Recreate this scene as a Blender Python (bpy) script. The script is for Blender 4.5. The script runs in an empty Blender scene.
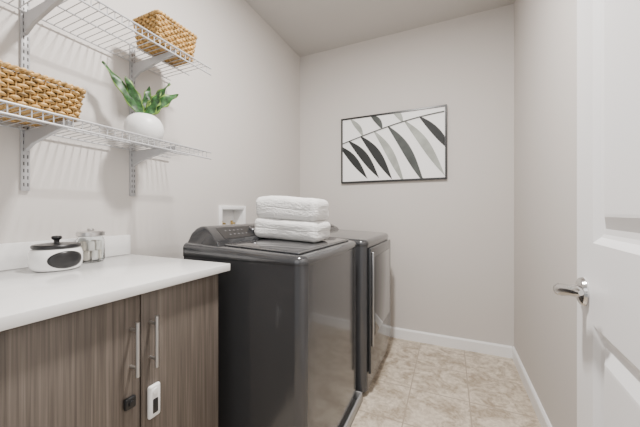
import bpy, bmesh, math, random
from mathutils import Vector, Matrix, noise
random.seed(7)
SC = bpy.context.scene
COL = SC.collection
PI = math.pi

# ---------------------------------------------------------------- materials
def _new(name):
    m = bpy.data.materials.new(name); m.use_nodes = True
    nt = m.node_tree; b = nt.nodes['Principled BSDF']
    return m, nt, b
def mat(name, col, rough=.5, metal=0., bump=0., bscale=200., var=0., vscale=8., trans=0., coat=0., ior=None, bd=.002):
    m, nt, b = _new(name)
    b.inputs['Base Color'].default_value = (*col, 1)
    b.inputs['Roughness'].default_value = rough
    b.inputs['Metallic'].default_value = metal
    b.inputs['Transmission Weight'].default_value = trans
    b.inputs['Coat Weight'].default_value = coat
    if ior: b.inputs['IOR'].default_value = ior
    tc = nt.nodes.new('ShaderNodeTexCoord')
    src = tc.outputs['Object']
    if var:
        n = nt.nodes.new('ShaderNodeTexNoise'); n.inputs['Scale'].default_value = vscale; n.inputs['Detail'].default_value = 5
        nt.links.new(src, n.inputs['Vector'])
        r = nt.nodes.new('ShaderNodeValToRGB')
        r.color_ramp.elements[0].position = .3; r.color_ramp.elements[1].position = .7
        r.color_ramp.elements[0].color = (*[c*(1-var) for c in col], 1)
        r.color_ramp.elements[1].color = (*[min(1, c*(1+var)) for c in col], 1)
        nt.links.new(n.outputs['Fac'], r.inputs[0]); nt.links.new(r.outputs[0], b.inputs['Base Color'])
    if bump:
        n = nt.nodes.new('ShaderNodeTexNoise'); n.inputs['Scale'].default_value = bscale; n.inputs['Detail'].default_value = 3
        nt.links.new(src, n.inputs['Vector'])
        bp = nt.nodes.new('ShaderNodeBump'); bp.inputs['Strength'].default_value = bump; bp.inputs['Distance'].default_value = bd
        nt.links.new(n.outputs['Fac'], bp.inputs['Height']); nt.links.new(bp.outputs[0], b.inputs['Normal'])
    return m
M = {}
M['wall'] = mat('wall_paint', (.620,.588,.558), .75, bump=.10, bscale=220)
M['ceil'] = mat('ceiling_paint', (.56,.54,.515), .85, bump=.10, bscale=180)
M['trim'] = mat('white_trim_paint', (.88,.88,.88), .35)
M['door'] = mat('white_door_paint', (.86,.86,.87), .35)
M['quartz'] = mat('white_quartz', (.80,.795,.785), .14, var=.02, vscale=30)
M['graph'] = mat('graphite_enamel', (.078,.080,.086), .19, metal=.40, coat=.32)
M['graph2'] = mat('graphite_top', (.070,.072,.077), .14, metal=.5, coat=.4)
M['graphd'] = mat('dryer_door_enamel', (.048,.050,.054), .20, metal=.40, coat=.2)
M['lidrim'] = mat('lid_rim_metal', (.42,.42,.43), .22, metal=.95)
M['dial'] = mat('dark_dial_metal', (.16,.16,.17), .25, metal=.9)
M['rimdark'] = mat('lid_rim_dark_metal', (.24,.245,.255), .2, metal=.9)
M['glassdark'] = mat('dark_lid_glass', (.030,.030,.033), .05, metal=.2, coat=.4)
M['console'] = mat('console_plastic', (.030,.031,.034), .14, metal=.2, coat=.4)
M['mark'] = mat('console_marks', (.20,.20,.21), .4)
M['black'] = mat('black_plastic', (.012,.012,.013), .3)
M['chrome'] = mat('polished_nickel', (.70,.70,.70), .14, metal=1.)
M['nickel'] = mat('brushed_nickel', (.66,.65,.64), .3, metal=1.)
M['wire'] = mat('white_wire_coating', (.46,.46,.47), .35)
M['std'] = mat('white_steel', (.42,.42,.43), .4)
M['slot'] = mat('slot_shadow', (.07,.07,.07), .8)
M['wicker'] = mat('woven_wicker', (.44,.265,.085), .55, var=.65, vscale=70, bump=.5, bscale=300)
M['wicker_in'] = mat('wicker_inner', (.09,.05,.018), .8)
M['ceramic'] = mat('white_ceramic', (.82,.82,.81), .25)
M['potmat'] = mat('white_pot_ceramic', (.76,.76,.75), .4)
M['soil'] = mat('dark_soil', (.04,.03,.02), .95, bump=1, bscale=90)
M['leaf'] = mat('leaf_green', (.022,.085,.018), .42, var=.8, vscale=70)
M['leafe'] = mat('leaf_edge_green', (.15,.26,.045), .45, var=.6, vscale=50)
M['glass'] = mat('clear_glass', (.95,.97,.97), .02, trans=1., ior=1.45)
M['podw'] = mat('white_pod', (.84,.82,.78), .5)
M['podt'] = mat('cream_pod', (.72,.66,.57), .6)
M['towel'] = mat('white_terry', (.86,.855,.84), .95, bump=1., bscale=260, bd=.006)
M['print'] = mat('print_paper', (.93,.93,.925), .5)
M['ink'] = mat('ink_black', (.008,.010,.010), .6)
M['ink2'] = mat('ink_grey', (.05,.058,.054), .6, var=.4, vscale=8)
M['ink3'] = mat('ink_pale', (.34,.36,.33), .6, var=.25, vscale=8)
M['pan'] = mat('drain_pan_plastic', (.30,.30,.30), .35)
M['lockw'] = mat('lock_white', (.85,.85,.84), .3)
M['brass'] = mat('valve_brass', (.6,.45,.2), .3, metal=1.)

def wood():
    m, nt, b = _new('grey_brown_wood_laminate')
    L=nt.links.new
    tc = nt.nodes.new('ShaderNodeNewGeometry')
    def layer(sx,sz,det):
        mp = nt.nodes.new('ShaderNodeMapping'); mp.inputs['Scale'].default_value = (sx,sx,sz)
        L(tc.outputs['Position'], mp.inputs[0])
        n = nt.nodes.new('ShaderNodeTexNoise'); n.inputs['Scale'].default_value = 1; n.inputs['Detail'].default_value = det; n.inputs['Distortion'].default_value=.5
        L(mp.outputs[0], n.inputs['Vector']); return n
    n1=layer(60,1.8,5); n2=layer(220,3,4)
    mx=nt.nodes.new('ShaderNodeMix'); mx.data_type='FLOAT'; mx.inputs[0].default_value=.5
    L(n1.outputs['Fac'], mx.inputs[2]); L(n2.outputs['Fac'], mx.inputs[3])
    r = nt.nodes.new('ShaderNodeValToRGB'); e = r.color_ramp.elements
    e[0].position = .34; e[0].color = (.062,.050,.041,1)
    e[1].position = .68; e[1].color = (.182,.153,.129,1)
    x = e.new(.5); x.color = (.117,.096,.080,1)
    L(mx.outputs[0], r.inputs[0]); L(r.outputs[0], b.inputs['Base Color'])
    b.inputs['Roughness'].default_value = .45
    bp = nt.nodes.new('ShaderNodeBump'); bp.inputs['Strength'].default_value=.15; bp.inputs['Distance'].default_value=.001
    L(mx.outputs[0], bp.inputs['Height']); L(bp.outputs[0], b.inputs['Normal'])
    return m
M['wood'] = wood()
def tile():
    m, nt, b = _new('beige_stone_tile')
    L = nt.links.new
    g = nt.nodes.new('ShaderNodeNewGeometry')
    mp = nt.nodes.new('ShaderNodeMapping'); mp.inputs['Location'].default_value = (.23,.09,0)
    L(g.outputs['Position'], mp.inputs[0])
    br = nt.nodes.new('ShaderNodeTexBrick'); br.offset = 0
    br.inputs['Scale'].default_value = 1; br.inputs['Brick Width'].default_value = .335; br.inputs['Row Height'].default_value = .335
    br.inputs['Mortar Size'].default_value = .0038; br.inputs['Mortar Smooth'].default_value=.1
    br.inputs['Color1'].default_value = (.47,.385,.29,1); br.inputs['Color2'].default_value = (.62,.53,.42,1)
    br.inputs['Mortar'].default_value = (.5,.5,.5,1)
    L(mp.outputs[0], br.inputs['Vector'])
    def noise_ramp(sc,det,dist,p0,p1,c0,c1):
        n = nt.nodes.new('ShaderNodeTexNoise'); n.inputs['Scale'].default_value = sc; n.inputs['Detail'].default_value = det; n.inputs['Roughness'].default_value=.65; n.inputs['Distortion'].default_value=dist
        L(g.outputs['Position'], n.inputs['Vector'])
        r = nt.nodes.new('ShaderNodeValToRGB'); r.color_ramp.elements[0].position=p0; r.color_ramp.elements[1].position=p1
        r.color_ramp.elements[0].color=(*c0,1); r.color_ramp.elements[1].color=(*c1,1)
        L(n.outputs['Fac'], r.inputs[0]); return r
    r = noise_ramp(8,9,1.2,.42,.57,(.24,.18,.12),(.80,.715,.60))
    r2 = noise_ramp(38,6,.5,.43,.57,(.26,.20,.14),(.76,.68,.56))
    mx0 = nt.nodes.new('ShaderNodeMix'); mx0.data_type='RGBA'; mx0.inputs[0].default_value=.38
    L(r.outputs[0], mx0.inputs[6]); L(r2.outputs[0], mx0.inputs[7])
    mx = nt.nodes.new('ShaderNodeMix'); mx.data_type='RGBA'; mx.inputs[0].default_value=.66
    L(br.outputs['Color'], mx.inputs[6]); L(mx0.outputs[2], mx.inputs[7])
    mx2 = nt.nodes.new('ShaderNodeMix'); mx2.data_type='RGBA'
    L(br.outputs['Fac'], mx2.inputs[0]); L(mx.outputs[2], mx2.inputs[6]); mx2.inputs[7].default_value=(.39,.32,.25,1)
    L(mx2.outputs[2], b.inputs['Base Color'])
    b.inputs['Roughness'].default_value=.35
    bp = nt.nodes.new('ShaderNodeBump'); bp.invert=True; bp.inputs['Strength'].default_value=.3; bp.inputs['Distance'].default_value=.002
    L(br.outputs['Fac'], bp.inputs['Height']); L(bp.outputs[0], b.inputs['Normal'])
    return m
M['tile'] = tile()

# ---------------------------------------------------------------- helpers
ORG = {}
def tag(o, label=None, cat=None, group=None, kind=None):
    if label: o['label'] = label
    if cat: o['category'] = cat
    if group: o['group'] = group
    if kind: o['kind'] = kind
    return o
def thing(name, loc, label, cat, group=None):
    o = bpy.data.objects.new(name, None); COL.objects.link(o); o.empty_display_size=.05
    o.location = loc; ORG[o] = Vector(loc)
    return tag(o, label, cat, group)
def obj(name, bm, mats, parent=None, label=None, smooth=True, base=False):
    bmesh.ops.recalc_face_normals(bm, faces=bm.faces[:])
    xs = [v.co for v in bm.verts]
    lo = Vector([min(c[i] for c in xs) for i in range(3)]); hi = Vector([max(c[i] for c in xs) for i in range(3)])
    c = (lo+hi)/2
    if parent is None: c.z = lo.z
    for v in bm.verts: v.co -= c
    me = bpy.data.meshes.new(name); bm.to_mesh(me); bm.free()
    if not isinstance(mats, (list,tuple)): mats = [mats]
    for m in mats: me.materials.append(m)
    if smooth:
        me.polygons.foreach_set('use_smooth', [True]*len(me.polygons))
        me.set_sharp_from_angle(angle=math.radians(38))
    o = bpy.data.objects.new(name, me); COL.objects.link(o)
    ORG[o] = c.copy()
    if parent is not None:
        o.parent = parent; o.location = c - ORG[parent]
    else: o.location = c
    if label: o['label'] = label
    return o
def B(): return bmesh.new()
def merge(bm, t, mi=0):
    vm = {v: bm.verts.new(v.co) for v in t.verts}
    for f in t.faces:
        try: nf = bm.faces.new([vm[v] for v in f.verts]); nf.material_index = mi
        except ValueError: pass
    t.free()
    return list(vm.values())
def rbox(bm, x0,x1,y0,y1,z0,z1, r=0, seg=3, mi=0, fn=None):
    t = bmesh.new(); bmesh.ops.create_cube(t, size=1)
    for v in t.verts:
        v.co = Vector((x0+(v.co.x+.5)*(x1-x0), y0+(v.co.y+.5)*(y1-y0), z0+(v.co.z+.5)*(z1-z0)))
    if r: bmesh.ops.bevel(t, geom=t.edges[:], offset=r, segments=seg, profile=.5, affect='EDGES')
    if fn:
        for v in t.verts: v.co = fn(v.co)
    return merge(bm, t, mi)
def prism(bm, poly, y0, y1, axis='Y', bev=0, seg=2, mi=0, fn=None):
    t = bmesh.new()
    def P(a,b,c):
        return {'Y':(a,c,b),'X':(c,a,b),'Z':(a,b,c)}[axis]
    v0 = [t.verts.new(P(a,b,y0)) for a,b in poly]; v1 = [t.verts.new(P(a,b,y1)) for a,b in poly]
    n = len(poly)
    t.faces.new(v0); t.faces.new(v1[::-1])
    for i in range(n): t.faces.new((v0[i],v0[(i+1)%n],v1[(i+1)%n],v1[i]))
    bmesh.ops.recalc_face_normals(t, faces=t.faces[:])
    if bev: bmesh.ops.bevel(t, geom=t.edges[:], offset=bev, segments=seg, profile=.5, affect='EDGES')
    if fn:
        for v in t.verts: v.co = fn(v.co)
    return merge(bm, t, mi)
def tube(bm, pts, r, n=6, closed=False, mi=0, sz=1.):
    pts = [Vector(p) for p in pts]; N = len(pts); rings = []
    up = Vector((0,0,1))
    for i,p in enumerate(pts):
        if closed: d = pts[(i+1)%N]-pts[i-1]
        else: d = pts[min(i+1,N-1)]-pts[max(i-1,0)]
        d.normalize()
        u = up if abs(d.z)<.9 else Vector((0,1,0))
        a = d.cross(u).normalized(); b = a.cross(d).normalized()
        rr = r[i] if isinstance(r,(list,tuple)) else r
        rings.append([bm.verts.new(p + a*math.cos(2*PI*k/n)*rr + b*math.sin(2*PI*k/n)*rr*sz) for k in range(n)])
    for i in range(N if closed else N-1):
        A = rings[i]; C = rings[(i+1)%N]
        for k in range(n):
            f = bm.faces.new((A[k],A[(k+1)%n],C[(k+1)%n],C[k])); f.material_index = mi
    if not closed:
        f=bm.faces.new(rings[0][::-1]); f.material_index=mi
        f=bm.faces.new(rings[-1]); f.material_index=mi
def lathe(bm, prof, c, n=32, axis=Vector((0,0,1)), mi=0):
    c = Vector(c); axis = Vector(axis).normalized(); q = Vector((0,0,1)).rotation_difference(axis)
    rings = []
    for r,z in prof:
        if r < 1e-6: rings.append([bm.verts.new(c+q@Vector((0,0,z)))])
        else: rings.append([bm.verts.new(c+q@Vector((r*math.cos(2*PI*k/n), r*math.sin(2*PI*k/n), z))) for k in range(n)])
    for A,C in zip(rings, rings[1:]):
        for k in range(n):
            a = [A[0]] if len(A)==1 else [A[k],A[(k+1)%n]]
            b = [C[0]] if len(C)==1 else [C[(k+1)%n],C[k]]
            if len(a)+len(b) >= 3:
                f = bm.faces.new(a+b); f.material_index = mi
def struct(name, bm, m, smooth=False):
    o = obj(name, bm, m, smooth=smooth); o['kind']='structure'; return o

# ---------------------------------------------------------------- room
XL, XR, YB, YF, H = -1.42, .45, 2.64, -.6, 2.735
b=B(); rbox(b, XL-.1,XR+.1,YF,YB+.1,-.1,0); struct('floor', b, M['tile'])
b=B(); rbox(b, XL-.1,XR+.1,YF,YB+.1,H,H+.1); struct('ceiling', b, M['ceil'])
b=B(); rbox(b, XL-.1,XR+.1,YB,YB+.1,0,H); struct('wall_back', b, M['wall'])
b=B(); rbox(b, XR,XR+.1,YF,YB,0,H); struct('wall_right', b, M['wall'])
hy0,hy1,hz0,hz1 = 1.505,1.735,.985,1.15
b=B(); rbox(b, XL-.1,XL,YF,hy0,0,H); rbox(b, XL-.1,XL,hy1,YB,0,H); rbox(b, XL-.1,XL,hy0,hy1,0,hz0); rbox(b, XL-.1,XL,hy0,hy1,hz1,H)
struct('wall_left', b, M['wall'])
def base_poly(h=.09,t=.014): return [(0,0),(t,0),(t,h-.012),(t*.5,h),(0,h)]
b=B(); prism(b, [(YB-p,q) for p,q in base_poly()], XL+.014, XR-.014, 'X'); struct('baseboard_back', b, M['trim'])
b=B(); prism(b, [(XR-p,q) for p,q in base_poly()], YF, YB, 'Y'); struct('baseboard_right', b, M['trim'])
b=B(); prism(b, [(XL+p,q) for p,q in base_poly()], .90, YB, 'Y'); struct('baseboard_left', b, M['trim'])

# ---------------------------------------------------------------- door
ang = math.radians(4)
def panel_side(bm, x, s, w, h, panels, st=.115):
    zs = [0]+[z for p in panels for z in p]+[h]
    def q(pts): bm.faces.new([bm.verts.new(p) for p in pts])
    q([(x,0,0),(x,st,0),(x,st,h),(x,0,h)]); q([(x,w-st,0),(x,w,0),(x,w,h),(x,w-st,h)])
    for i in range(0,len(zs),2): q([(x,st,zs[i]),(x,w-st,zs[i]),(x,w-st,zs[i+1]),(x,st,zs[i+1])])
    for (z0,z1) in panels:
        loops=[]
        for off,dep in ((0,0),(.006,.004),(.014,.010),(.022,.012),(.034,.012),(.060,.002),(.066,.0015)):
            y0,y1,a,c = st+off, w-st-off, z0+off, z1-off
            xx = x+s*dep
            loops.append([bm.verts.new(p) for p in ((xx,y0,a),(xx,y1,a),(xx,y1,c),(xx,y0,c))])
        for A,C in zip(loops,loops[1:]):
            for k in range(4): bm.faces.new((A[k],A[(k+1)%4],C[(k+1)%4],C[k]))
        bm.faces.new(loops[-1])
w,h,t = .76,2.03,.035
bm=B(); pn=[(.22,.86),(1.045,1.90)]
panel_side(bm,0,1,w,h,pn); panel_side(bm,t,-1,w,h,pn)
for pts in ([(0,0,0),(t,0,0),(t,0,h),(0,0,h)],[(0,w,0),(t,w,0),(t,w,h),(0,w,h)],[(0,0,0),(t,0,0),(t,w,0),(0,w,0)],[(0,0,h),(t,0,h),(t,w,h),(0,w,h)]):
    bm.faces.new([bm.verts.new(p) for p in pts])
bmesh.ops.remove_doubles(bm, verts=bm.verts[:], dist=1e-5); bmesh.ops.recalc_face_normals(bm, faces=bm.faces[:])
me=bpy.data.meshes.new('door_1'); bm.to_mesh(me); bm.free(); me.materials.append(M['door'])
D=bpy.data.objects.new('door_1', me); COL.objects.link(D); D['kind']='structure'; D['label']='white two-panel door standing open at the right'
D.location=(.3015-math.sin(ang)*w, .96-math.cos(ang)*w, .012); D.rotation_euler=(0,0,-ang)
ORG[D]=Vector((0,0,0))
hy, hz = .70,.922
bh=B(); lathe(bh, [(0,0),(.033,0),(.0345,.003),(.032,.009),(.024,.013),(.016,.015),(.0135,.03),(.0145,.044),(.015,.052),(.011,.058),(0,.059)], (0,hy,hz), 28, Vector((-1,0,0)))
ho=obj('door_handle', bh, M['chrome'], D, label='polished nickel rose and neck')
bl=B()
pts=[(-.046,hy+.014,hz),(-.048,hy,hz),(-.047,hy-.02,hz+.003),(-.044,hy-.045,hz+.009),(-.040,hy-.075,hz+.015),(-.036,hy-.10,hz+.019),(-.034,hy-.112,hz+.020)]
tube(bl, pts, [.008,.013,.013,.012,.0105,.009,.005], 14, sz=1.1)
obj('lever', bl, M['chrome'], ho, label='curved lever')
bh=B(); lathe(bh, [(0,0),(.033,0),(.0345,.003),(.032,.009),(.012,.014),(.0105,.03),(.012,.045),(0,.048)], (t,hy,hz), 28, Vector((1,0,0)))
tube(bh, [(t+.042,hy,hz),(t+.045,hy-.05,hz),(t+.042,hy-.11,hz)], [.0095,.009,.005], 10)
obj('door_handle', bh, M['chrome'], D)

# ---------------------------------------------------------------- cabinet + worktop
CF = -.815; CY1=.862; CZ=.896; CT=.925
cab = thing('base_cabinet', (-1.11,.38,0), 'grey-brown wood grain base cabinet with two doors under the white worktop', 'cabinet')
b=B(); rbox(b, XL+.004,CF-.02,-.1,CY1,.10,CZ,.001,1); rbox(b, XL+.004,CF-.09,-.1,CY1,0,.10)
rbox(b, CF-.02,CF,-.1,.228,.11,CZ-.006,.001,1)
obj('body', b, M['wood'], cab)
for (y0,y1,hyy,kind) in ((.232,.543,.517,'dark'),(.547,.852,.574,'white')):
    b=B(); rbox(b, CF-.0195,CF,y0,y1,.11,CZ-.008,.0015,2)
    d=obj('door', b, M['wood'], cab)
    b=B(); tube(b, [(CF+.03,hyy,.672),(CF+.03,hyy,.822)], .0056, 14)
    for z in (.695,.799): tube(b, [(CF,hyy,z),(CF+.028,hyy,z)], .0045, 10)
    obj('handle', b, M['nickel'], d, label='brushed nickel bar handle')
    b=B()
    if kind=='white':
        rbox(b, CF+.0002,CF+.014,.562,.600,.515,.612,.0065,3,0)
        rbox(b, CF+.013,CF+.0165,.573,.589,.530,.572,.0016,2,1)
        lathe(b, [(0,0),(.009,0),(.009,.004),(0,.005)], (CF+.013,.581,.594), 16, Vector((1,0,0)), 0)
        obj('child_lock', b, [M['lockw'],M['black']], d, label='white plastic child lock with black insert')
    else:
        rbox(b, CF+.0002,CF+.012,.496,.526,.582,.614,.004,3,0)
        lathe(b, [(0,0),(.008,0),(.007,.005),(0,.006)], (CF+.011,.511,.598), 16, Vector((1,0,0)), 0)
        obj('latch', b, M['black'], d, label='small black latch')
wt = thing('worktop', (-1.1,.38,CZ), 'white quartz worktop with low backsplash on the wood base cabinet', 'countertop')
b=B(); rbox(b, XL+.001,-.787,-.1,.888,CZ+.0005,CT,.003,2); obj('slab', b, M['quartz'], wt)
b=B(); rbox(b, XL+.001,XL+.02,-.1,.888,CT+.0005,1.018,.002,2); obj('backsplash', b, M['quartz'], wt)

# ---------------------------------------------------------------- laundry machines
def machine(kind, xf, y0, y1, zb, zfloor):
    xr = xf-.625; yc=(y0+y1)/2
    if kind=='washer':
        r = thing('washing_machine', ((xf+xr)/2,yc,zfloor), 'dark graphite top-loading washing machine with folded towels on its glass lid', 'washing machine')
    else:
        r = thing('clothes_dryer', ((xf+xr)/2,yc,zfloor), 'dark graphite front-door clothes dryer in the corner beyond the washing machine', 'dryer')
    b=B()
    def arc(cx,cy,R,a0,a1,n=8): return [(cx+R*math.cos(a0+(a1-a0)*i/n), cy+R*math.sin(a0+(a1-a0)*i/n)) for i in range(n+1)]
    Rf=.042
    def plan(g, bow=.003):
        R=Rf+g; X=xf+g; A=y0-g; C=y1+g; L=C-A-2*R
        return arc(X-R,A+R,R,-PI/2,0)+[(X+bow*math.sin(PI*i/8), A+R+L*i/8) for i in range(1,8)]+arc(X-R,C-R,R,0,PI/2)+[(xr,C),(xr,A)]
    prism(b, plan(0), zb, .925, 'Z')
    obj('cabinet', b, M['graph'], r)
    sl=-.045; z0=.985
    def sh(x): return z0+sl*(x-xr)
    b=B(); rings=[]
    RT=.026
    def ring(g,zf):
        return [b.verts.new((x,y,zf(x))) for x,y in plan(g)]
    top=lambda x: sh(x)
    rings.append(ring(.003, lambda x:.922)); rings.append(ring(.004, lambda x:.926))
    for i in range(9):
        a=PI/2*i/8
        rings.append(ring(.004-RT*(1-math.cos(a)), lambda x,a=a: max(.927,top(x)-RT)+ (top(x)-max(.927,top(x)-RT))*math.sin(a)))
    for A,C in zip(rings,rings[1:]):
        n_=len(A)
        for k in range(n_): b.faces.new((A[k],A[(k+1)%n_],C[(k+1)%n_],C[k]))
    b.faces.new(rings[-1]); b.faces.new(rings[0][::-1])
    obj('top_deck', b, M['graph2'], r)
    cx=xr
    pc=[(cx,.97),(cx,1.026),(cx+.012,1.048),(cx+.034,1.059),(cx+.058,1.059),(cx+.08,1.052),(cx+.185,.996),(cx+.198,.97)]
    def tap(v):
        k=max(0,min(1,(v.z-.985)/.074)); return Vector((v.x, yc+(v.y-yc)*(1-.17*k**1.1), v.z))
    b=B(); prism(b, pc, y0+.014, y1-.014, 'Y', .007, 4, fn=tap); obj('console', b, M['console'], r)
    n=Vector((.056,0,.105)).normalized(); dn=Vector((.105,0,-.056)).normalized()
    P0=Vector((cx+.08,0,1.052))
    def F(s,y,hh=0): p=P0+dn*s+n*hh; return Vector((p.x,y,p.z))
    b=B(); t=bmesh.new()
    vs=[t.verts.new(F(s,y,hh)) for hh in (0,.0018) for s,y in ((.008,yc-.235),(.008,yc+.235),(.108,yc+.265),(.108,yc-.265))]
    t.faces.new(vs[:4]); t.faces.new(vs[4:])
    for k in range(4): t.faces.new((vs[k],vs[(k+1)%4],vs[4+(k+1)%4],vs[4+k]))
    merge(b,t); obj('control_panel', b, M['black'], r, label='glossy black control strip')
    b=B(); lathe(b, [(0,0),(.029,0),(.028,.012),(.024,.016),(0,.016)], F(.058,yc,.0015), 28, n); obj('dial', b, M['dial'], r, label='round dark metal dial')
    for j in range(5):
        for s in (.040,.076):
            b=B(); lathe(b, [(0,0),(.0042,0),(.004,.0012),(0,.0014)], F(s,yc-.20+j*.03,.0016), 12, n); obj('button', b, M['mark'], r)
    for j in range(4):
        b=B(); lathe(b, [(0,0),(.0042,0),(.004,.0012),(0,.0014)], F(.058,yc+.08+j*.03,.0016), 12, n); obj('button', b, M['mark'], r)
    for (fx,fy) in ((xr+.07,y0+.07),(xr+.07,y1-.07),(xf-.07,y0+.07),(xf-.07,y1-.07)):
        b=B(); lathe(b, [(0,0),(.024,0),(.024,.012),(.012,.014),(.012,zb-zfloor+.002),(0,zb-zfloor+.002)], (fx,fy,zfloor), 16); obj('foot', b, M['black'], r)
    if kind=='washer':
        x0,x1=xr+.205,xf-.040
        def f(v): return Vector((v.x,v.y,v.z+sh(v.x)))
        b=B(); rbox(b, x0,x1,y0+.040,y1-.040,.0005,.009,.004,4,fn=f); ld=obj('lid', b, M['rimdark'], r, label='low flat lid with slim metal rim')
        b=B(); rbox(b, x0+.004,x1-.009,y0+.050,y1-.050,.0085,.0105,.0009,2,fn=f); obj('lid_glass', b, M['glassdark'], ld, label='dark glass pane of the lid')
    else:
        b=B(); rbox(b, xf+.0035,xf+.020,y0+.03,y1-.03,.14,.905,.005,4); dr=obj('door', b, M['graphd'], r, label='tall flat dryer door')
        b=B(); rbox(b, xf+.0195,xf+.022,y0+.13,y1-.08,.34,.84,.001,2); obj('door_window', b, M['glassdark'], dr, label='dark tinted window')
        b=B(); rbox(b, xf+.0195,xf+.034,y0+.048,y0+.062,.30,.88,.005,3); obj('door_handle', b, M['lidrim'], dr, label='slim vertical silver handle')
    return r
machine('washer', -.498, .955, 1.645, .085, .0085)
machine('dryer', -.458, 1.69, 2.385, .036, .0005)
pn = B(); X0,X1,Y0,Y1=-1.20,-.474,.935,1.668
rbox(pn, X0,X1,Y0,Y1,0.0005,.008)
for a in ((X0,X0+.012,Y0,Y1),(X1-.012,X1,Y0,Y1),(X0,X1,Y0,Y0+.012),(X0,X1,Y1-.012,Y1)): rbox(pn, *a,.0005,.055,.004,2)
tag(obj('drain_pan', pn, M['pan']),'shallow grey plastic drain pan on the floor under the washing machine','drain pan')

# ---------------------------------------------------------------- towels
def towel(name, x0,x1,y0,y1,z0,z1,seed,label,grooves,droop,R=.034):
    t=bmesh.new(); bmesh.ops.create_cube(t, size=2)
    bmesh.ops.subdivide_edges(t, edges=t.edges[:], cuts=56, use_grid_fill=True)
    cx,cy,cz=(x0+x1)/2,(y0+y1)/2,(z0+z1)/2; hx,hy_,hz_=(x1-x0)/2,(y1-y0)/2,(z1-z0)/2
    for v in t.verts:
        p=Vector((v.co.x*hx,v.co.y*hy_,v.co.z*hz_))
        q=Vector((max(-hx+R,min(hx-R,p.x)),max(-hy_+R,min(hy_-R,p.y)),max(-hz_+R,min(hz_-R,p.z))))
        d=p-q
        if d.length>1e-6: p=q+d.normalized()*R
        zz=p.z/hz_
        wav=noise.noise(Vector((p.x*6+seed,p.y*6,seed)))
        g=0
        for gz,ga in grooves: g+=ga*math.exp(-((zz-gz-wav*.30)/.05)**2)
        if max((abs(p.x)-(hx-R*1.2))/R, (abs(p.y)-(hy_-R*1.2))/R)>0:
            p.x*= (1-.014*g); p.y*=(1-.028*g)
        if zz>0:
            p.z += .008*noise.noise(Vector((p.x*6,p.y*6,seed)))-.006*abs(noise.noise(Vector((p.x*13,p.y*8,seed+2))))
            p.z -= droop*(abs(p.x)/hx)**3
        p.x += .011*noise.noise(Vector((p.y*6,p.z*14,seed+3)))
        p.y += .009*noise.noise(Vector((p.x*9,p.z*12,seed+5)))
        p += .0021*Vector((noise.noise(p*140),noise.noise(p*140+Vector((9,0,0))),noise.noise(p*140+Vector((0,9,0)))))
        w_=p+Vector((cx,cy,cz)); w_.z += -.045*(w_.x-cx)
        w_.z=max(w_.z, z0-.045*(w_.x-cx)) 
        v.co=w_
    b=B(); merge(b,t)
    o=obj(name,b,M['towel'])
    for p in o.data.polygons: p.use_smooth=True
    tag(o,label,'towel'); return o
zt=.985-.045*(.345)+.0125
towel('folded_towel', -.970,-.588,1.26,1.47, zt, zt+.108, 1., 'folded white terry towel lying directly on the washing machine lid, lower of the two',((.05,.8),),0)
towel('folded_towel', -.966,-.592,1.262,1.465, zt+.105, zt+.228, 9., 'folded white terry towel on top of the other towel, upper of the two',((-.1,.8),),.010)

# ---------------------------------------------------------------- supply box in the wall
ob = thing('washer_outlet_box', (XL,1.62,hz0), 'white recessed water supply box in the wall behind the washing machine', 'outlet box')
b=B()
rbox(b, XL-.085,XL-.08,hy0+.001,hy1-.001,hz0+.001,hz1-.001)
for a in ((hy0+.001,hy0+.005,hz0+.001,hz1-.001),(hy1-.005,hy1-.001,hz0+.001,hz1-.001),(hy0+.001,hy1-.001,hz0+.001,hz0+.005),(hy0+.001,hy1-.001,hz1-.005,hz1-.001)):
    rbox(b, XL-.08,XL+.001,*a)
obj('recess', b, M['trim'], ob)
b=B(); e=.022
for a in ((hy0-e,hy0+.005,hz0-e,hz1+e),(hy1-.005,hy1+e,hz0-e,hz1+e),(hy0,hy1,hz0-e,hz0+.005),(hy0,hy1,hz1-.005,hz1+e)): rbox(b, XL+.0005,XL+.012,*a,.002,2)
obj('frame', b, M['trim'], ob)
for yy in (1.57,1.67):
    b=B(); tube(b, [(XL-.05,yy,hz0+.006),(XL-.05,yy,hz0+.08)], .009, 10); tube(b, [(XL-.05,yy,hz0+.06),(XL-.02,yy,hz0+.06)], .007, 10)
    obj('valve', b, M['brass'], ob)

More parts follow.
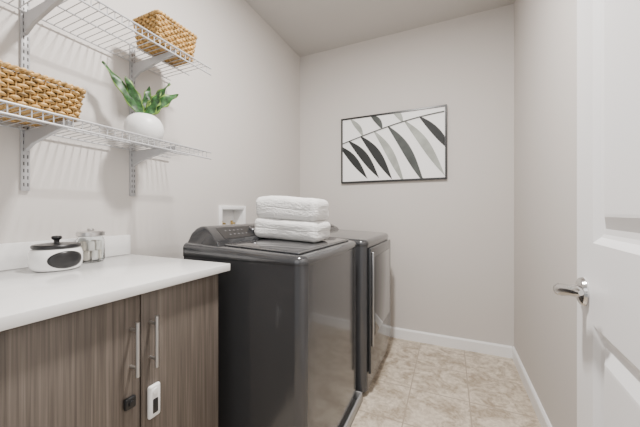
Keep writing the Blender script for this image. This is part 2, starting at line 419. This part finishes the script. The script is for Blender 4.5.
# ---------------------------------------------------------------- shelving
ZS=(1.43,1.857); XFs=-1.11
def wire_shelf(z, label):
    r=thing('wire_shelf', (-1.26,.5,z-.03), label, 'shelf', None)
    b=B(); y=-.14
    while y<1.101:
        tube(b, [(XL+.015,y,z),(XFs-.004,y,z),(XFs,y,z-.004),(XFs,y,z-.034)], .0017, 6); y+=.0254
    obj('cross_wires', b, M['wire'], r)
    for (x,zz,rr) in ((XFs+.003,z-.002,.0034),(XFs+.003,z-.034,.0034),(XL+.018,z-.0045,.0032),(-1.26,z-.0045,.0032)):
        b=B(); tube(b, [(x,-.14,zz),(x,1.106,zz)], rr, 8); obj('rail', b, M['wire'], r)
    return r
wire_shelf(ZS[0],'white wire shelf holding the long wicker basket and potted plant, lower of the two')
wire_shelf(ZS[1],'white wire shelf holding the small wicker basket, upper of the two')
for i,(yy) in enumerate((.515,.905)):
    r=thing('shelf_standard', (XL+.006,yy,1.205), ('slotted white wall standard under the long wicker basket','slotted white wall standard beside the potted plant, nearer the washing machine')[i],'shelf bracket','slotted standards carrying the wire shelves')
    b=B(); rbox(b, XL+.0005,XL+.012,yy-.0125,yy+.0125,1.205,1.94,.002,2,0)
    z=1.22
    while z<1.93:
        for s in (-.0055,.0055): rbox(b, XL+.0115,XL+.0124,yy+s-.0018,yy+s+.0018,z,z+.013,0,1,1)
        z+=.0254
    obj('rail', b, [M['std'],M['slot']], r)
    for zz in ZS:
        z1=zz-.0085
        pl=[(XL+.0125,z1),(XFs-.006,z1),(XFs-.006,z1-.016),(-1.20,z1-.026),(XL+.07,z1-.052),(XL+.0125,z1-.075)]
        b=B(); prism(b, pl, yy-.006, yy+.006, 'Y', .0015, 1); obj('bracket', b, M['std'], r)

# ---------------------------------------------------------------- baskets
def basket(x0,x1,y0,y1,z0,h,label,pitch0=.0165,rows=9):
    r=thing('wicker_basket', ((x0+x1)/2,(y0+y1)/2,z0), label, 'basket')
    def perim(ins):
        R=.022; X0,X1,Y0,Y1=x0+ins,x1-ins,y0+ins,y1-ins
        segs=[((X0+R,Y0),(X1-R,Y0)),('a',X1-R,Y0+R,-PI/2),((X1,Y0+R),(X1,Y1-R)),('a',X1-R,Y1-R,0),((X1-R,Y1),(X0+R,Y1)),('a',X0+R,Y1-R,PI/2),((X0,Y1-R),(X0,Y0+R)),('a',X0+R,Y0+R,PI)]
        tot=2*(X1-X0-2*R)+2*(Y1-Y0-2*R)+2*PI*R
        def at(s):
            for g in segs:
                l = PI/2*R if g[0]=='a' else math.dist(*g)
                if s<=l:
                    if g[0]=='a':
                        a=g[3]+s/R; return (g[1]+R*math.cos(a),g[2]+R*math.sin(a)),(math.cos(a),math.sin(a))
                    k=s/l; dx,dy=(g[1][0]-g[0][0])/l,(g[1][1]-g[0][1])/l
                    return (g[0][0]+dx*s,g[0][1]+dy*s),(dy,-dx)
                s-=l
            return (X0+R,Y0),(0,-1)
        return tot,at
    b=B(); rh=h/rows
    tot,at=perim(0)
    M2=2*round(tot/pitch0/2)
    for k in range(rows):
        f=(k/rows)
        t2,at2=perim(.012*(1-f))
        n=M2*6; pts=[]; rr=[]
        for i in range(n):
            s=i/n*t2; (px,py),(nx,ny)=at2(s)
            sn=math.sin(PI*i/6+k*PI)
            jit=noise.noise(Vector((px*70,py*70,k*5)))
            o=.0042*sn+.0014*jit
            pts.append((px+nx*(o-.008),py+ny*(o-.008),z0+.008+rh*(k+.3)+.0015*noise.noise(Vector((px*35,py*35,k*3)))))
            rr.append(rh*(.40+.06*sn+.07*jit))
        tube(b, pts, rr, 6, True)
    for i in range(M2):
        pa,na=at((i+.5)/M2*tot); t3,at3=perim(.012); pb,nb=at3((i+.5)/M2*t3)
        tube(b, [(pb[0]-nb[0]*.008,pb[1]-nb[1]*.008,z0+.006),(pa[0]-na[0]*.008,pa[1]-na[1]*.008,z0+h)], .0026, 5)
    obj('woven_wall', b, M['wicker'], r)
    b=B()
    for ph in (0,PI):
        pts=[]; n=M2*6
        for i in range(n):
            (px,py),(nx,ny)=at(i/n*tot); a=2*PI*i/12+ph
            pts.append((px+nx*(-.007+.005*math.cos(a)),py+ny*(-.007+.005*math.cos(a)),z0+h+.003+.004*math.sin(a)))
        tube(b, pts, .0047, 6, True)
    obj('rim', b, M['wicker'], r)
    b=B(); rbox(b, x0+.022,x1-.022,y0+.022,y1-.022,z0+.003,z0+.012,.003,1)
    yy=y0+.02
    while yy<y1-.02:
        tube(b, [(x0+.02,yy,z0+.0055),(x1-.02,yy,z0+.0055)], .005, 6); yy+=.0105
    obj('base', b, M['wicker'], r)
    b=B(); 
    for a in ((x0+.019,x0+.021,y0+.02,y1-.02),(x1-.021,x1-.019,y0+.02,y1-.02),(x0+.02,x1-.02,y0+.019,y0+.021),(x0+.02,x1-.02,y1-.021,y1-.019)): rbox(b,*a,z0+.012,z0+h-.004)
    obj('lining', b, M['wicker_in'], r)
    return r
basket(-1.385,-1.122,.14,.57,ZS[0]+.0025,.102,'long low tan wicker basket at the left of the lower wire shelf',rows=8)
basket(-1.305,-1.122,.825,1.045,ZS[1]+.0025,.118,'small square tan wicker basket on the upper wire shelf',rows=10)

# ---------------------------------------------------------------- plant
px_,py_=-1.262,.862; pz=ZS[0]+.0025
r=thing('potted_plant', (px_,py_,pz), 'green leafy plant in a round white pot on the lower wire shelf', 'plant')
b=B(); lathe(b, [(0,0),(.036,0),(.050,.005),(.066,.022),(.076,.048),(.079,.068),(.075,.092),(.064,.114),(.050,.126),(.046,.129),(.041,.127),(.041,.118),(.040,.112),(0,.112)], (px_,py_,pz), 40)
obj('pot', b, M['potmat'], r)
b=B(); lathe(b, [(0,.1125),(.0385,.1125),(.036,.117),(0,.119)], (px_,py_,pz), 24); obj('soil', b, M['soil'], r)
def leaf(tip, bend, w, tw=0., face=(.75,-.6,.3)):
    base=Vector((px_+random.uniform(-.012,.012),py_+random.uniform(-.012,.012),pz+.115)); tip=Vector(tip)
    mid=(base+tip)/2+Vector(bend); b=B(); N=24; prev=None; ph=random.random()*6
    side=(tip-base).cross(Vector(face)).normalized()
    for i in range(N+1):
        t=i/N; p=base*(1-t)**2+mid*2*t*(1-t)+tip*t*t
        tg=((mid-base)*(1-t)+(tip-mid)*t).normalized()
        s=(side-tg*side.dot(tg)).normalized()
        s=(Matrix.Rotation(tw*t,3,tg)@s); nn=tg.cross(s)
        ww=w*(.30+.70*math.sin(min(1,t*1.7)*PI/2))*(1-t**2.9)**.85+.0004
        row=[b.verts.new(p+s*ww*u*(1+(.16*math.sin(t*20+ph+u) if abs(u)>.9 else 0))+nn*(abs(u)**1.4*ww*.28+abs(u)*.006*math.sin(t*18+ph+u*2))) for u in (-1,-.78,0,.78,1)]
        if prev:
            for k in range(4):
                f=b.faces.new((prev[k],prev[k+1],row[k+1],row[k])); f.material_index=0 if k in (1,2) else 1
        prev=row
    o=obj('leaf', b, [M['leaf'],M['leafe']], r)
    md=o.modifiers.new('thickness','SOLIDIFY'); md.thickness=.0012
for a in (((-1.325,.722,1.757),(.008,.012,.016),.025,.6),
          ((-1.282,.79,1.715),(.005,.0,.004),.026,-.35),
          ((-1.220,.960,1.743),(-.006,-.014,.006),.024,-.5),
          ((-1.175,.970,1.685),(-.005,-.008,.022),.028,.35),
          ((-1.20,.895,1.678),(.0,.0,.010),.026,-.3),
          ((-1.29,.905,1.72),(.0,.0,.006),.023,.3)):
    leaf(*a)

# ---------------------------------------------------------------- things on the worktop
WZ=CT+.0005
cx,cy=-1.268,.545
r=thing('lidded_canister', (cx,cy,WZ), 'squat white ceramic canister with black lid and black oval label on the worktop', 'canister')
b=B(); lathe(b, [(0,0),(.054,0),(.064,.004),(.070,.014),(.0725,.030),(.0725,.052),(.070,.064),(.066,.073),(.060,.076),(.056,.076),(.054,.068),(0,.068)], (cx,cy,WZ), 48); obj('body', b, M['ceramic'], r)
b=B(); lathe(b, [(0,.0765),(.064,.0765),(.0665,.079),(.0665,.085),(.063,.089),(.040,.092),(.012,.093),(.008,.095),(.008,.102),(.013,.106),(.0155,.111),(.013,.117),(0,.119)], (cx,cy,WZ), 40); obj('lid', b, M['black'], r, label='flat black lid with round knob')
b=B(); a0=math.radians(0); N=32
PR=((.004,.064),(.014,.070),(.030,.0725),(.052,.0725),(.064,.070),(.073,.066))
def rad(z):
    for (z0,r0),(z1,r1) in zip(PR,PR[1:]):
        if z<=z1: return r0+(r1-r0)*(z-z0)/(z1-z0)
    return .065
def cyl(a,z): rr=rad(z)+.0008; return (cx+rr*math.cos(a),cy+rr*math.sin(a),WZ+z)
cen=b.verts.new(cyl(a0,.038))
rows_=[None]
for k in range(1,6):
    f=k/5
    rows_.append([b.verts.new(cyl(a0+math.cos(2*PI*i/N)*.74*f,.038+math.sin(2*PI*i/N)*.030*f)) for i in range(N)])
for i in range(N): b.faces.new((cen,rows_[1][i],rows_[1][(i+1)%N]))
for k in range(1,5):
    for i in range(N): b.faces.new((rows_[k][i],rows_[k+1][i],rows_[k+1][(i+1)%N],rows_[k][(i+1)%N]))
lb=obj('label_plate', b, M['black'], r, label='black oval label'); md=lb.modifiers.new('t','SOLIDIFY'); md.thickness=.001; md.offset=1
jx,jy=-1.335,.685
r=thing('glass_jar', (jx,jy,WZ), 'small clear glass jar with flat silver lid and pale contents beside the canister', 'jar')
b=B(); lathe(b, [(0,0),(.040,0),(.0455,.004),(.047,.012),(.047,.086),(.043,.095),(.041,.098),(.041,.103),(.0385,.103),(.0385,.097),(.0405,.093),(.0435,.085),(.0435,.012),(.040,.007),(0,.007)], (jx,jy,WZ), 40); obj('body', b, M['glass'], r)
b=B(); lathe(b, [(0,.1035),(.044,.1035),(.047,.106),(.047,.120),(.043,.123),(.014,.1245),(.010,.126),(.013,.131),(.009,.135),(0,.136)], (jx,jy,WZ), 36); obj('lid', b, M['nickel'], r, label='flat silver lid')
first=None; k=0
for lay in range(2):
    for j in range(7):
        a=2*PI*j/7+lay*.5; rr=.030
        if first is None or k==1:
            b=B(); rbox(b, jx-.007,jx+.007,jy-.010,jy+.010,WZ+.0,WZ+.038,.005,3)
            o=obj('laundry_pod', b, M['podw'] if first is None else M['podt'])
            if first is None: first=o
            else: second=o
        else:
            o=(first if k%3 else second).copy(); COL.objects.link(o)
        o.location=(jx+rr*math.cos(a),jy+rr*math.sin(a),WZ+.0078+lay*.0385); o.rotation_euler=(0,0,a)
        tag(o,'small pale stick-shaped piece inside the clear glass jar','laundry pod','pale pieces filling the glass jar'); k+=1

# ---------------------------------------------------------------- framed print
ax0,ax1,az0,az1=-.957,-.023,1.402,2.022
r=thing('framed_print', ((ax0+ax1)/2,YB,az0), 'black framed print of dark brushed palm leaves on white, on the back wall', 'picture')
b=B(); fw=.015
yb,yf=YB-.001,YB-.028
for a in ((ax0,ax0+fw,az0,az1),(ax1-fw,ax1,az0,az1),(ax0+fw,ax1-fw,az0,az0+fw),(ax0+fw,ax1-fw,az1-fw,az1)): rbox(b, a[0],a[1],yf,yb,a[2],a[3],.001,1)
obj('frame', b, M['black'], r)
b=B(); ys=YB-.020
rbox(b, ax0+fw,ax1-fw,ys,YB-.002,az0+fw,az1-fw)
W_,H_=ax1-ax0-2*fw,az1-az0-2*fw
def U(u,v,l=0): return (ax0+fw+u*W_, ys-.0006-.0003*l, az1-fw-v*H_)
cnt=[0]
def blade(p,q,w,mi,bend=.04,n=30):
    cnt[0]+=1; l=cnt[0]
    p=Vector((p[0]*W_,p[1]*H_)); q=Vector((q[0]*W_,q[1]*H_)); d=q-p; nn=Vector((-d.y,d.x)).normalized()
    prev=None
    for i in range(n+1):
        t=i/n; c=p+d*t+nn*bend*(math.sin(PI*t)+.2*math.sin(2*PI*t))
        ww=w*(math.sin(PI*t**.92)**1.0)*.5+.0045*(1-t)+.0005
        def cl(P): return (max(.001,min(.999,P.x/W_)),max(.001,min(.999,P.y/H_)))
        A=b.verts.new(U(*cl(c+nn*ww),l)); C=b.verts.new(U(*cl(c-nn*ww),l))
        if prev:
            f=b.faces.new((prev[0],prev[1],C,A)); f.material_index=mi
        prev=(A,C)
def strip(pts,w,mi):
    prev=None
    for i,(u,v) in enumerate(pts):
        A=b.verts.new(U(u,v-w,20)); C=b.verts.new(U(u,v+w,20))
        if prev: f=b.faces.new((prev[0],prev[1],C,A)); f.material_index=mi
        prev=(A,C)
def stem(u): return .38-.32*math.sin(u*1.35)
strip([(.004+.99*i/24, stem(i/24)) for i in range(25)], .008, 2)
blade((-.03,.42),(.27,.97),.064,1,-.014)
blade((.07,stem(.07)),(.39,.97),.070,1,-.018)
blade((.20,stem(.20)),(.52,1.0),.072,1,-.020)
blade((.34,stem(.34)),(.64,1.08),.062,3,-.022)
blade((.48,stem(.48)),(.82,1.08),.070,2,-.024)
blade((.64,stem(.64)),(1.0,.98),.066,3,-.020)
blade((.78,stem(.78)),(1.08,.68),.058,1,-.012)
blade((.22,stem(.22)),(.08,-.02),.040,3,.012)
blade((.42,stem(.42)),(.29,-.06),.046,2,.012)
blade((.62,stem(.62)),(.50,-.10),.042,3,.010)
obj('print', b, [M['print'],M['ink'],M['ink2'],M['ink3']], r, smooth=False)

# ---------------------------------------------------------------- light
def area(name, loc, rot, sx, sy, p, col=(1,.97,.94)):
    l=bpy.data.lights.new(name,'AREA'); l.shape='RECTANGLE'; l.size=sx; l.size_y=sy; l.energy=p; l.color=col
    o=bpy.data.objects.new(name,l); COL.objects.link(o); o.location=loc; o.rotation_euler=rot
area('ceiling_lamp', (-.36,.90,2.70), (0,0,0), .15,.15, 76, (1,.958,.918))
area('hall_fill', (-.30,-.58,1.7), (math.radians(86),0,0), 1.3,1.6, 10, (1,.98,.96))  # unseen fill light added behind the camera to soften the room
wd=bpy.data.worlds.new('world'); SC.world=wd; wd.use_nodes=True
wd.node_tree.nodes['Background'].inputs[0].default_value=(1,.985,.97,1); wd.node_tree.nodes['Background'].inputs[1].default_value=.5

# ---------------------------------------------------------------- camera
cd=bpy.data.cameras.new('camera'); cam=bpy.data.objects.new('camera',cd); COL.objects.link(cam)
cd.sensor_width=36; cd.lens=288/640*36; cd.shift_y=-1.5/640; cd.clip_start=.02
cam.location=(0,0,1.127); cam.rotation_euler=(PI/2,0,math.radians(24.3))
SC.camera=cam
